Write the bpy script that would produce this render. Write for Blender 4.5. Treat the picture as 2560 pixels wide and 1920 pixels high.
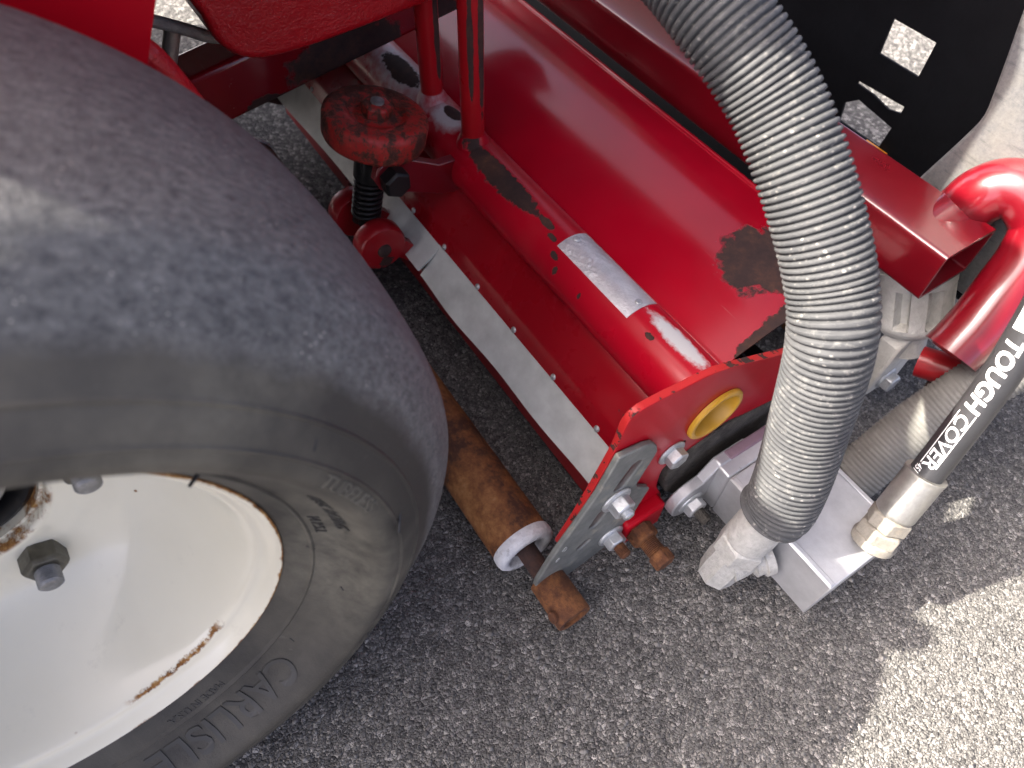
import bpy, bmesh, math, random
import numpy as np
from mathutils import Vector, Matrix

random.seed(7)
rng = np.random.default_rng(11)
scene = bpy.context.scene
for o in list(bpy.data.objects):
    bpy.data.objects.remove(o, do_unlink=True)

# ------------------------------------------------------------------ camera
CAM = (0.0, 0.0, 0.72)
cd = bpy.data.cameras.new('camera'); cam = bpy.data.objects.new('camera', cd)
scene.collection.objects.link(cam); scene.camera = cam
right = Vector((0.5505, 0.8346, 0.0214)); down = Vector((0.6930, -0.4425, -0.5692)); fwd = Vector((-0.4656, 0.3282, -0.8219))
m3 = Matrix((right, -down, -fwd)).transposed()
cam.matrix_world = Matrix.Translation(CAM) @ m3.to_4x4()
cd.sensor_width = 36.0; cd.sensor_fit = 'HORIZONTAL'; cd.lens = 36.0 * 1794 / 2560
cd.clip_start = 0.02; cd.clip_end = 600
cd.dof.use_dof = True; cd.dof.focus_distance = 0.64; cd.dof.aperture_fstop = 6.5

# ------------------------------------------------------------------ sky, sun, exposure
SUN_EL = math.radians(47.2)
sh = Vector((0.54, 0.8417))                     # the way shadows fall on the ground
world = bpy.data.worlds.new('World'); scene.world = world; world.use_nodes = True
wn = world.node_tree; wn.nodes.clear()
sky = wn.nodes.new('ShaderNodeTexSky'); sky.sky_type = 'NISHITA'; sky.sun_disc = False
sky.air_density = 0.10; sky.dust_density = 3.0; sky.ozone_density = 0.0; sky.sun_elevation = SUN_EL; sky.sun_rotation = math.atan2(-sh.x, -sh.y)
bg = wn.nodes.new('ShaderNodeBackground'); bg.inputs['Strength'].default_value = 0.15
wo = wn.nodes.new('ShaderNodeOutputWorld')
wn.links.new(sky.outputs[0], bg.inputs[0]); wn.links.new(bg.outputs[0], wo.inputs[0])
ld = bpy.data.lights.new('sun', 'SUN'); ld.energy = 2.0; ld.angle = math.radians(0.55); ld.color = (1.0, 0.925, 0.81)
sun = bpy.data.objects.new('sun', ld); scene.collection.objects.link(sun)
sd = Vector((sh.x * math.cos(SUN_EL), sh.y * math.cos(SUN_EL), -math.sin(SUN_EL)))
sun.rotation_euler = sd.to_track_quat('-Z', 'Y').to_euler(); sun.location = (-2, -3, 4)
scene.cycles.diffuse_bounces = 2
vs = scene.view_settings
vs.view_transform = 'Standard'; vs.look = 'None'; vs.gamma = 1.0; vs.exposure = 3.1; vs.use_curve_mapping = False

# ------------------------------------------------------------------ node helpers
class NT:
    def __init__(s, name):
        s.m = bpy.data.materials.new(name); s.m.use_nodes = True
        s.t = s.m.node_tree; s.b = s.t.nodes['Principled BSDF']
        s.pos = s.t.nodes.new('ShaderNodeTexCoord').outputs['Object']
    def n(s, typ, **kw):
        x = s.t.nodes.new(typ)
        for k, v in kw.items(): setattr(x, k, v)
        return x
    def inp(s, node, key, v):
        i = node.inputs[key]
        if isinstance(v, bpy.types.NodeSocket): s.t.links.new(v, i)
        elif isinstance(v, (tuple, list)) and len(v) == 3 and i.type == 'RGBA': i.default_value = (*v, 1)
        else: i.default_value = v
    def math(s, op, a, b=0.0, c=None, clamp=False):
        x = s.n('ShaderNodeMath', operation=op, use_clamp=clamp); s.inp(x, 0, a); s.inp(x, 1, b)
        if c is not None: s.inp(x, 2, c)
        return x.outputs[0]
    def map(s, v, a, b, c=0.0, d=1.0):
        x = s.n('ShaderNodeMapRange'); s.inp(x, 0, v); s.inp(x, 1, a); s.inp(x, 2, b); s.inp(x, 3, c); s.inp(x, 4, d)
        return x.outputs[0]
    def scaled(s, k, rot=None):
        x = s.n('ShaderNodeMapping'); s.inp(x, 0, s.pos); s.inp(x, 'Scale', k)
        if rot: s.inp(x, 'Rotation', rot)
        return x.outputs[0]
    def noise(s, scale, detail=4, rough=0.55, vec=None, dist=0.0):
        x = s.n('ShaderNodeTexNoise'); s.inp(x, 'Vector', vec if vec is not None else s.pos)
        s.inp(x, 'Scale', scale); s.inp(x, 'Detail', detail); s.inp(x, 'Roughness', rough); s.inp(x, 'Distortion', dist)
        return x.outputs[0]
    def vor(s, scale, feature='F1', out='Distance', vec=None, rnd=1.0):
        x = s.n('ShaderNodeTexVoronoi', feature=feature); s.inp(x, 'Vector', vec if vec is not None else s.pos); s.inp(x, 'Scale', scale)
        s.inp(x, 'Randomness', rnd)
        return x.outputs[out]
    def ramp(s, f, stops):
        x = s.n('ShaderNodeValToRGB'); s.inp(x, 0, f); e = x.color_ramp.elements
        while len(e) < len(stops): e.new(0.5)
        for k, (p, c) in enumerate(stops): e[k].position = p; e[k].color = (*c, 1)
        return x.outputs[0]
    def mix(s, f, a, b):
        x = s.n('ShaderNodeMix', data_type='RGBA'); s.inp(x, 0, f); s.inp(x, 6, a); s.inp(x, 7, b)
        return x.outputs[2]
    def mixf(s, f, a, b):
        x = s.n('ShaderNodeMix', data_type='FLOAT'); s.inp(x, 0, f); s.inp(x, 2, a); s.inp(x, 3, b)
        return x.outputs[0]
    def bump(s, h, dist, strength=1.0, normal=None):
        x = s.n('ShaderNodeBump'); s.inp(x, 'Height', h); s.inp(x, 'Distance', dist); s.inp(x, 'Strength', strength)
        if normal is not None: s.inp(x, 'Normal', normal)
        return x.outputs[0]
    def spot(s, c, r, amp=0.5, nscale=60, soft=0.06):
        v = s.n('ShaderNodeVectorMath', operation='SUBTRACT'); s.inp(v, 0, s.pos); s.inp(v, 1, c)
        w = s.n('ShaderNodeVectorMath', operation='DIVIDE'); s.inp(w, 0, v.outputs[0]); s.inp(w, 1, r)
        l = s.n('ShaderNodeVectorMath', operation='LENGTH'); s.inp(l, 0, w.outputs[0])
        k = s.math('ADD', l.outputs['Value'], s.math('MULTIPLY', s.math('SUBTRACT', s.noise(nscale, 5, 0.65), 0.5), amp * 2))
        return s.map(k, 1.0 - soft, 1.0 + soft, 1.0, 0.0)
    def set(s, **kw):
        for k, v in kw.items(): s.inp(s.b, k.replace('_', ' '), v)
    def color(s, c): s.inp(s.b, 'Base Color', c)

def rust_color(n, dark=False):
    a = n.noise(90, 6, 0.7); b = n.noise(22, 3, 0.6)
    f = n.math('ADD', n.math('MULTIPLY', a, 0.6), n.math('MULTIPLY', b, 0.4))
    if dark:
        return n.ramp(f, [(0.3, (0.022, 0.014, 0.014)), (0.5, (0.046, 0.025, 0.022)), (0.62, (0.075, 0.036, 0.026)), (0.75, (0.16, 0.075, 0.04))])
    return n.ramp(f, [(0.32, (0.035, 0.014, 0.008)), (0.48, (0.10, 0.036, 0.014)), (0.6, (0.21, 0.085, 0.028)), (0.75, (0.34, 0.17, 0.07))])

def paint(name, base=(0.42, 0.005, 0.012), rough=0.26, rust=(), pale=(), chips=0.0, chip_scale=45, dust=0.1, coat=0.12, bumpy=0.0, spec=0.32):
    n = NT(name)
    v = n.noise(7, 3, 0.5)
    col = n.mix(n.map(v, 0.35, 0.7), tuple(x * 0.86 for x in base), tuple(min(1, x * 1.08) for x in base))
    d = n.map(n.noise(14, 5, 0.7), 0.52, 0.85, 0.0, dust * 0.5)
    col = n.mix(d, col, (0.42, 0.20, 0.19))
    masks = []
    for c, r, *a in rust: masks.append(n.spot(c, r, *a))
    if chips > 0:
        masks.append(n.map(n.noise(chip_scale, 5, 0.62), 0.74 - chips, 0.755 - chips))
        # little stone chips
        vv = n.vor(70, vec=n.scaled((1, 1, 1)))
        masks.append(n.math('MULTIPLY', n.map(vv, 0.05, 0.07, 1, 0), n.map(n.noise(9, 2), 0.55, 0.62)))
    mask = None
    for k in masks: mask = k if mask is None else n.math('MAXIMUM', mask, k)
    pm = None
    for c, r, *a in pale:
        k = n.spot(c, r, *a); pm = k if pm is None else n.math('MAXIMUM', pm, k)
    r_ = n.mixf(d, rough, rough + 0.35)
    sc_ = n.map(n.noise(90, 3, 0.6, n.scaled((0.06, 1.0, 1.0), (0.3, 0.2, 0.5))), 0.70, 0.74, 0.0, 0.35)
    sc_ = n.math('MULTIPLY', sc_, n.map(n.noise(12, 3), 0.45, 0.6))
    col = n.mix(sc_, col, (0.40, 0.16, 0.16)); r_ = n.mixf(sc_, r_, 0.6)
    r_ = n.math('ADD', r_, n.map(n.noise(30, 4), 0.3, 0.8, -0.03, 0.07))
    if pm is not None:
        col = n.mix(pm, col, (0.55, 0.55, 0.56)); r_ = n.mixf(pm, r_, 0.5)
    fine = n.noise(420, 2)
    h = n.math('MULTIPLY', fine, 0.05 + bumpy * 0.4)
    if bumpy: h = n.math('ADD', h, n.math('MULTIPLY', n.noise(60, 5, 0.6), bumpy))
    if mask is not None:
        edge = n.map(mask, 0.02, 0.5)
        col = n.mix(mask, col, rust_color(n, True)); r_ = n.mixf(mask, r_, 0.85)
        h = n.math('ADD', h, n.math('MULTIPLY', mask, -1.0))
        n.set(Coat_Weight=n.mixf(mask, coat, 0.0))
    else:
        n.set(Coat_Weight=coat)
    n.set(Coat_Roughness=0.12, Roughness=r_); n.color(col); n.inp(n.b, 'Specular IOR Level', spec)
    n.inp(n.b, 'Normal', n.bump(h, 0.0006 if not bumpy else 0.0016))
    return n.m

def metal(name, c1, c2, rough=0.45, metallic=0.7, scale=60, rust=0.0, dirt=0.0, bump=0.0003, dirtcol=(0.09, 0.075, 0.06)):
    n = NT(name)
    f = n.noise(scale, 6, 0.7)
    col = n.mix(n.map(f, 0.3, 0.7), c1, c2)
    rr = n.map(n.noise(scale * 0.6, 4), 0.3, 0.75, rough - 0.08, rough + 0.15)
    mt = metallic
    if dirt > 0:
        k = n.map(n.noise(28, 6, 0.7), 0.66 - dirt * 0.4, 0.78 - dirt * 0.3)
        col = n.mix(k, col, dirtcol); mt = n.mixf(k, metallic, 0.0); rr = n.mixf(k, rr, 0.9)
    if rust > 0:
        k = n.map(n.noise(20, 6, 0.7), 0.7 - rust * 0.5, 0.76 - rust * 0.4)
        col = n.mix(k, col, rust_color(n)); mt = n.mixf(k, mt, 0.0); rr = n.mixf(k, rr, 0.9)
    n.set(Roughness=rr, Metallic=mt); n.color(col)
    n.inp(n.b, 'Normal', n.bump(n.noise(scale * 4, 4, 0.6), bump))
    return n.m

def rust_mat(name, dark=False, bump=0.0009):
    n = NT(name)
    n.color(rust_color(n, dark)); n.set(Roughness=0.88)
    n.inp(n.b, 'Normal', n.bump(n.noise(260, 6, 0.7), bump))
    return n.m

def plain(name, c, rough=0.5, metallic=0.0, spec=None, bump=0.0, bscale=200):
    n = NT(name)
    v = n.noise(35, 4, 0.6)
    n.color(n.mix(n.map(v, 0.3, 0.75), tuple(x * 0.8 for x in c), tuple(min(1, x * 1.15) for x in c))); n.set(Roughness=rough, Metallic=metallic)
    if spec is not None: n.inp(n.b, 'Specular IOR Level', spec)
    if bump: n.inp(n.b, 'Normal', n.bump(n.noise(bscale, 4), bump))
    return n.m

# ------------------------------------------------------------------ mesh helpers
COL = scene.collection
def link(name, me, mat, parent=None, smooth=None, **props):
    o = bpy.data.objects.new(name, me); COL.objects.link(o)
    if mat is not None and len(me.materials) == 0: me.materials.append(mat)
    if smooth is not None:
        me.shade_smooth()
        if smooth < 180: me.set_sharp_from_angle(angle=math.radians(smooth))
    if parent is not None:
        o.parent = parent; o.matrix_parent_inverse = WORLD[parent.name].inverted()
    WORLD[o.name] = Matrix.Identity(4)
    for k, v in props.items(): o[k] = v
    return o
WORLD = {}
def thing(name, loc, label, cat, group=None):
    o = bpy.data.objects.new(name, None); COL.objects.link(o); o.location = loc
    o.empty_display_size = 0.05
    WORLD[o.name] = Matrix.Translation(loc)
    o['label'] = label; o['category'] = cat
    if group: o['group'] = group
    return o
def mesh(name, v, f, mat, parent=None, smooth=None, **p):
    me = bpy.data.meshes.new(name); me.from_pydata([tuple(map(float, x)) for x in v], [], f); me.update()
    return link(name, me, mat, parent, smooth, **p)
def from_bm(name, bm, mat, parent=None, smooth=None, **p):
    bmesh.ops.recalc_face_normals(bm, faces=bm.faces)
    me = bpy.data.meshes.new(name); bm.to_mesh(me); bm.free()
    return link(name, me, mat, parent, smooth, **p)
def bevel(o, w, seg=2, ang=35):
    b = o.modifiers.new('bevel', 'BEVEL'); b.width = w; b.segments = seg; b.limit_method = 'ANGLE'; b.angle_limit = math.radians(ang)
    return o
def box(name, lo, hi, mat, parent=None, bev=0.0, seg=2, **p):
    x0, y0, z0 = lo; x1, y1, z1 = hi
    v = [(x0,y0,z0),(x1,y0,z0),(x1,y1,z0),(x0,y1,z0),(x0,y0,z1),(x1,y0,z1),(x1,y1,z1),(x0,y1,z1)]
    f = [(3,2,1,0),(4,5,6,7),(0,1,5,4),(1,2,6,5),(2,3,7,6),(3,0,4,7)]
    o = mesh(name, v, f, mat, parent, 40 if bev else None, **p)
    if bev: bevel(o, bev, seg)
    return o
def frame_of(ax):
    a = Vector(ax).normalized(); u = a.orthogonal().normalized()
    if abs(a.z) < 0.9: u = Vector((0, 0, 1)).cross(a).normalized()
    return a, u, a.cross(u)
def lathe_data(prof, org, ax, seg, phase=0.0, closed_ends=True):
    a, u, w = frame_of(ax); org = Vector(org); v = []; f = []
    for (t, r) in prof:
        for k in range(seg):
            th = 2 * math.pi * k / seg + phase
            v.append(org + a * t + (u * math.cos(th) + w * math.sin(th)) * r)
    for i in range(len(prof) - 1):
        for k in range(seg):
            k2 = (k + 1) % seg
            f.append((i*seg+k, i*seg+k2, (i+1)*seg+k2, (i+1)*seg+k))
    if closed_ends:
        f.append(tuple(range(seg-1, -1, -1))); f.append(tuple(range((len(prof)-1)*seg, len(prof)*seg)))
    return v, f
def lathe(name, prof, org, ax, mat, parent=None, seg=40, smooth=40, phase=0.0, closed=True, **p):
    v, f = lathe_data(prof, org, ax, seg, phase, closed)
    return mesh(name, v, f, mat, parent, smooth, **p)
def spline(pts, n=12):
    P = [Vector(q) for q in pts]; P = [P[0]*2-P[1]] + P + [P[-1]*2-P[-2]]; out = []
    for i in range(1, len(P) - 2):
        for k in range(n):
            t = k / n
            out.append(0.5*((2*P[i]) + (P[i+1]-P[i-1])*t + (2*P[i-1]-5*P[i]+4*P[i+1]-P[i+2])*t*t + (3*P[i]-P[i-1]-3*P[i+1]+P[i+2])*t**3))
    out.append(P[-2]); return out
def resample(pts, step):
    P = np.array([tuple(p) for p in pts]); d = np.r_[0, np.cumsum(np.linalg.norm(np.diff(P, axis=0), axis=1))]
    n = max(2, int(d[-1] / step) + 1); s = np.linspace(0, d[-1], n)
    return [Vector((np.interp(q, d, P[:,0]), np.interp(q, d, P[:,1]), np.interp(q, d, P[:,2]))) for q in s], s
def frames(pts):
    T = [(pts[min(i+1, len(pts)-1)] - pts[max(i-1, 0)]).normalized() for i in range(len(pts))]
    u = T[0].orthogonal().normalized(); out = []
    for t in T:
        u = (u - t * u.dot(t)).normalized(); out.append((t, u, t.cross(u)))
    return out
def sweep_data(pts, rad, seg=24, caps=True):
    F = frames(pts); v = []; f = []
    for i, p in enumerate(pts):
        r = rad[i] if hasattr(rad, '__len__') else rad
        for k in range(seg):
            th = 2*math.pi*k/seg; v.append(p + (F[i][1]*math.cos(th) + F[i][2]*math.sin(th)) * r)
    for i in range(len(pts) - 1):
        for k in range(seg):
            k2 = (k+1) % seg; f.append((i*seg+k, i*seg+k2, (i+1)*seg+k2, (i+1)*seg+k))
    if caps:
        f.append(tuple(range(seg-1, -1, -1))); f.append(tuple(range((len(pts)-1)*seg, len(pts)*seg)))
    return v, f
def sweep(name, pts, rad, mat, parent=None, seg=24, smooth=50, caps=True, **p):
    v, f = sweep_data(pts, rad, seg, caps); return mesh(name, v, f, mat, parent, smooth, **p)
def circ(c, r, n=32, a0=0.0): return [(c[0] + r*math.cos(a0 + 2*math.pi*k/n), c[1] + r*math.sin(a0 + 2*math.pi*k/n)) for k in range(n)]
def slot(a, b, r, n=8):
    a, b = Vector(a), Vector(b); d = (b-a).normalized(); th = math.atan2(d.y, d.x); o = []
    for k in range(n+1): t = th - math.pi/2 + math.pi*k/n; o.append((b.x + r*math.cos(t), b.y + r*math.sin(t)))
    for k in range(n+1): t = th + math.pi/2 + math.pi*k/n; o.append((a.x + r*math.cos(t), a.y + r*math.sin(t)))
    return o
def plate(name, outline, holes, t0, t1, mat, parent=None, axis='x', edge_mat=None, bev=0.0, **p):
    """Flat plate from an outline in the plane across `axis`, with holes, between t0 and t1."""
    def P(u, w, t): return {'x': (t, u, w), 'y': (u, t, w), 'z': (u, w, t)}[axis]
    bm = bmesh.new(); ed = []
    for loop in [outline] + list(holes):
        vs_ = [bm.verts.new(P(u, w, t0)) for u, w in loop]
        for i in range(len(vs_)): ed.append(bm.edges.new((vs_[i], vs_[(i+1) % len(vs_)])))
    bmesh.ops.triangle_fill(bm, use_beauty=True, use_dissolve=False, edges=ed)
    bmesh.ops.dissolve_limit(bm, angle_limit=0.01, verts=bm.verts, edges=bm.edges, delimit={'NORMAL'})
    ret = bmesh.ops.extrude_face_region(bm, geom=list(bm.faces))
    d = Vector(P(0, 0, t1 - t0)); vv = [g for g in ret['geom'] if isinstance(g, bmesh.types.BMVert)]
    bmesh.ops.translate(bm, verts=vv, vec=d)
    bmesh.ops.recalc_face_normals(bm, faces=bm.faces)
    me = bpy.data.meshes.new(name)
    ax = {'x': 0, 'y': 1, 'z': 2}[axis]
    for fc in bm.faces:
        fc.material_index = 0 if abs(fc.normal[ax]) > 0.9 or edge_mat is None else 1
    bm.to_mesh(me); bm.free(); me.materials.append(mat)
    if edge_mat is not None: me.materials.append(edge_mat)
    o = link(name, me, None, parent, 40, **p)
    if bev: bevel(o, bev, 2, 50)
    return o
def text_data(body, size, maxlen=0.0015, bold=0.0, shear=0.0):
    c = bpy.data.curves.new('t', 'FONT'); c.body = body; c.size = size; c.offset = bold; c.shear = shear
    c.resolution_u = 4; c.align_x = 'LEFT'
    o = bpy.data.objects.new('t', c); COL.objects.link(o)
    dg = bpy.context.evaluated_depsgraph_get(); me = bpy.data.meshes.new_from_object(o.evaluated_get(dg))
    bpy.data.objects.remove(o); bpy.data.curves.remove(c)
    bm = bmesh.new(); bm.from_mesh(me); bpy.data.meshes.remove(me)
    bmesh.ops.remove_doubles(bm, verts=bm.verts, dist=size*0.002)
    for _ in range(5):
        long = [e for e in bm.edges if e.calc_length() > maxlen]
        if not long: break
        bmesh.ops.subdivide_edges(bm, edges=long, cuts=1)
        bmesh.ops.triangulate(bm, faces=[f for f in bm.faces if len(f.verts) > 3])
    bm.verts.ensure_lookup_table(); bm.faces.ensure_lookup_table()
    v = [tuple(x.co) for x in bm.verts]; idx = {x: i for i, x in enumerate(bm.verts)}
    f = [tuple(idx[q] for q in fc.verts) for fc in bm.faces]
    be = [tuple(idx[q] for q in e.verts) for e in bm.edges if len(e.link_faces) == 1]
    bm.free(); return v, f, be
def relief(name, v, f, be, fn, h, mat, parent, sink=0.0006, **p):
    """Raised lettering: flat text mapped through fn(u, v, height)."""
    n = len(v)
    V = [fn(a, b, h) for a, b, _ in v] + [fn(a, b, -sink) for a, b, _ in v]
    F = list(f) + [(i, j, j + n, i + n) for i, j in be]
    return mesh(name, V, F, mat, parent, 40, **p)
def hexnut(name, org, ax, r, h, mat, parent, flange=0.0, phase=0.2, fh=0.003, cham=0.12, top_r=None):
    """Hex nut or bolt head with chamfered corners and, when asked, a round flange."""
    a, u, w = frame_of(ax); org = Vector(org); bm = bmesh.new()
    def ring(t, rr, n, ph): return [bm.verts.new(org + a*t + (u*math.cos(2*math.pi*k/n+ph) + w*math.sin(2*math.pi*k/n+ph))*rr) for k in range(n)]
    def bridge(A, B):
        for k in range(len(A)): bm.faces.new((A[k], A[(k+1) % len(A)], B[(k+1) % len(B)], B[k]))
    t0 = 0.0
    if flange:
        n = 28; A = ring(0, flange, n, 0); B = ring(fh*0.55, flange, n, 0); C_ = ring(fh, flange*0.86, n, 0)
        bm.faces.new(A[::-1]); bridge(A, B); bridge(B, C_); bm.faces.new(C_); t0 = fh * 0.9
    A = ring(t0, r, 6, phase); B = ring(h - r*cham, r, 6, phase); C_ = ring(h, r*0.86, 6, phase)
    bm.faces.new(A[::-1]); bridge(A, B); bridge(B, C_); bm.faces.new(C_)
    o = from_bm(name, bm, mat, parent, 25); bevel(o, r*0.05, 2, 25); return o
def stud(name, org, ax, r, L, mat, parent, pitch=0.0013, seg=20, tip=0.002):
    prof = []; t = 0.0
    while t < L - tip:
        prof += [(t, r*0.9), (t + pitch*0.5, r)]; t += pitch
    prof += [(L - tip, r*0.95), (L - tip*0.2, r*0.78), (L, r*0.7)]
    return lathe(name, prof, org, ax, mat, parent, seg, 50)

# ------------------------------------------------------------------ materials
GZ = 0.045
def gz(y): return GZ * (0.178 - y)          # the yard falls gently away

def asphalt_mat():
    n = NT('asphalt_surface')
    w = n.noise(3, 3, 0.6); v1 = n.vor(190, out='Color'); d1 = n.vor(190, 'DISTANCE_TO_EDGE'); d2 = n.vor(420, 'DISTANCE_TO_EDGE')
    sep = n.n('ShaderNodeSeparateColor'); n.inp(sep, 0, v1)
    g = n.ramp(sep.outputs[0], [(0.0, (0.05, 0.049, 0.048)), (0.4, (0.12, 0.117, 0.112)), (0.75, (0.27, 0.26, 0.245)), (1.0, (0.5, 0.48, 0.45))])
    g = n.mix(n.map(d1, 0.0, 0.10, 1.0, 0.0), g, (0.040, 0.038, 0.037))
    g = n.mix(n.map(w, 0.35, 0.75, 0.0, 0.35), g, (0.10, 0.095, 0.09))
    st = n.map(n.noise(16, 5, 0.7), 0.70, 0.78, 0, 0.6); g = n.mix(st, g, (0.19, 0.10, 0.045))
    n.color(g); n.set(Roughness=0.92)
    h = n.math('ADD', n.math('MULTIPLY', n.map(d1, 0.0, 0.35), 1.0), n.math('MULTIPLY', n.map(d2, 0, 0.3), 0.4))
    n.inp(n.b, 'Normal', n.bump(h, 0.0022)); return n.m
def stone_mat():
    n = NT('asphalt_grain')
    at = n.n('ShaderNodeAttribute', attribute_name='tone').outputs['Fac']
    g = n.ramp(at, [(0.0, (0.075, 0.073, 0.070)), (0.35, (0.125, 0.121, 0.115)), (0.65, (0.20, 0.193, 0.182)), (0.88, (0.31, 0.295, 0.268)), (1.0, (0.50, 0.475, 0.43))])
    st = n.map(n.noise(16, 5, 0.7), 0.70, 0.78, 0, 0.55); g = n.mix(st, g, (0.21, 0.11, 0.05))
    g = n.mix(n.map(n.noise(5, 4, 0.65), 0.40, 0.70, 0.0, 0.45), g, (0.075, 0.072, 0.070))
    n.color(g); n.set(Roughness=0.85); n.inp(n.b, 'Normal', n.bump(n.noise(900, 3), 0.0004)); return n.m

def rubber_mat():
    n = NT('tyre_rubber')
    # polar coordinates about the axle
    sep = n.n('ShaderNodeSeparateXYZ'); n.inp(sep, 0, n.pos)
    y = n.math('SUBTRACT', sep.outputs[1], -0.1886); z = n.math('SUBTRACT', sep.outputs[2], 0.3138)
    r = n.math('SQRT', n.math('ADD', n.math('MULTIPLY', y, y), n.math('MULTIPLY', z, z)))
    tread = n.map(n.math('ADD', r, n.math('MULTIPLY', n.math('SUBTRACT', n.noise(25, 5, 0.7), 0.5), 0.014)), 0.262, 0.272)
    s1 = n.noise(10, 5, 0.6); s2 = n.noise(38, 6, 0.75)
    side = n.mix(n.map(s1, 0.42, 0.68), (0.024, 0.023, 0.022), (0.082, 0.076, 0.063))
    dust = n.map(n.noise(320, 6, 0.78, n.scaled((1, 0.5, 0.5))), 0.36, 0.70)
    dust2 = n.map(n.noise(20, 5, 0.7), 0.36, 0.76)
    tr = n.mix(n.math('MULTIPLY', dust, n.math('ADD', n.math('MULTIPLY', dust2, 0.28), 0.58)), (0.036, 0.038, 0.043), (0.225, 0.225, 0.222))
    sp = n.map(n.vor(260), 0.10, 0.16, 1, 0); sp = n.math('MULTIPLY', sp, n.map(n.noise(50, 3), 0.5, 0.62))
    tr = n.mix(sp, tr, (0.42, 0.40, 0.36))
    scr = n.map(n.noise(70, 5, 0.6, n.scaled((0.3, 1, 1.4))), 0.66, 0.74, 0, 0.5)
    side = n.mix(scr, side, (0.12, 0.115, 0.10))
    for c, r_, a in (((-0.195, 0.004, 0.262), (0.04, 0.040, 0.055), 0.75), ((-0.19, -0.080, 0.480), (0.04, 0.110, 0.026), 0.55), ((-0.19, 0.016, 0.335), (0.04, 0.020, 0.045), 0.6)):
        side = n.mix(n.math('MULTIPLY', n.spot(c, r_, 0.7, 28, 0.55), n.map(n.noise(70, 5, 0.7), 0.3, 0.65, 0.25 * a, a)), side, (0.165, 0.155, 0.125))
    n.color(n.mix(tread, side, tr)); n.set(Roughness=n.mixf(tread, 0.55, 0.52))
    n.inp(n.b, 'Specular IOR Level', n.mixf(tread, 0.4, 0.55))
    h = n.math('ADD', n.math('MULTIPLY', n.noise(520, 4, 0.75), 0.7), n.math('MULTIPLY', n.noise(110, 4, 0.6, n.scaled((1, 1, 0.4))), 0.5))
    n.inp(n.b, 'Normal', n.bump(h, n.mixf(tread, 0.0004, 0.0013))); return n.m

def rim_mat():
    n = NT('white_wheel_paint')
    sep = n.n('ShaderNodeSeparateXYZ'); n.inp(sep, 0, n.pos)
    y = n.math('SUBTRACT', sep.outputs[1], -0.1886); z = n.math('SUBTRACT', sep.outputs[2], 0.3138)
    r = n.math('SQRT', n.math('ADD', n.math('MULTIPLY', y, y), n.math('MULTIPLY', z, z)))
    ang = n.math('ARCTAN2', z, y)
    nz = n.noise(45, 6, 0.7); nz2 = n.noise(160, 5, 0.7)
    base = n.mix(n.map(n.noise(9, 4), 0.4, 0.75), (0.80, 0.765, 0.63), (0.75, 0.71, 0.57))
    e = n.math('ADD', r, n.math('MULTIPLY', n.math('SUBTRACT', nz, 0.5), 0.0065))
    lip = n.map(e, 0.1718, 0.1728)
    # one scraped streak on the shoulder of the rim, following the circle
    q = n.math('ABSOLUTE', n.math('SUBTRACT', n.math('ADD', r, n.math('MULTIPLY', n.math('SUBTRACT', n.noise(120, 4, 0.7), 0.5), 0.006)), 0.1590))
    st = n.map(q, 0.0006, 0.0016, 1, 0)
    st = n.math('MULTIPLY', st, n.math('MULTIPLY', n.map(ang, -1.43, -1.36), n.map(ang, -0.87, -0.80, 1, 0)))
    st = n.math('MULTIPLY', st, n.map(n.noise(60, 5, 0.7), 0.40, 0.5))
    bore = n.math('MULTIPLY', n.map(r, 0.0640, 0.0665, 1, 0), n.map(nz, 0.45, 0.55))
    m = n.math('MAXIMUM', n.math('MAXIMUM', lip, st), bore)
    dots = n.math('MULTIPLY', n.map(n.vor(38), 0.035, 0.06, 1, 0), n.map(n.noise(13, 2), 0.5, 0.6))
    m = n.math('MAXIMUM', m, dots)
    base = n.mix(n.map(n.noise(24, 6, 0.75), 0.6, 0.8, 0, 0.35), base, (0.40, 0.37, 0.30))
    rc = n.ramp(nz2, [(0.3, (0.05, 0.02, 0.008)), (0.5, (0.26, 0.11, 0.025)), (0.7, (0.50, 0.32, 0.12))])
    n.color(n.mix(m, base, rc)); n.set(Roughness=n.mixf(m, 0.32, 0.85), Coat_Weight=n.mixf(m, 0.8, 0.0), Coat_Roughness=0.10)
    n.inp(n.b, 'Normal', n.bump(n.math('ADD', n.math('MULTIPLY', m, 0.8), n.math('MULTIPLY', n.noise(26, 3), 0.5)), 0.0005)); return n.m

def guard_mat(name, c1, c2, dust=0.5):
    n = NT(name)
    f = n.noise(30, 5, 0.65)
    col = n.mix(n.map(f, 0.35, 0.7), c1, c2)
    sc = n.math('MULTIPLY', n.map(n.vor(150, vec=n.scaled((1, 1, 1.6))), 0.16, 0.24, 1, 0), n.map(n.noise(34, 4), 0.5, 0.62))
    col = n.mix(n.math('MULTIPLY', sc, dust), col, (0.62, 0.60, 0.55))
    k = n.map(n.noise(130, 5, 0.75), 0.54, 0.7, 0, dust * 0.7); col = n.mix(k, col, (0.40, 0.39, 0.36))
    n.color(col); n.set(Roughness=n.mixf(k, 0.6, 0.85)); n.inp(n.b, 'Specular IOR Level', 0.22)
    n.inp(n.b, 'Normal', n.bump(n.noise(220, 4), 0.0003)); return n.m

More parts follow.
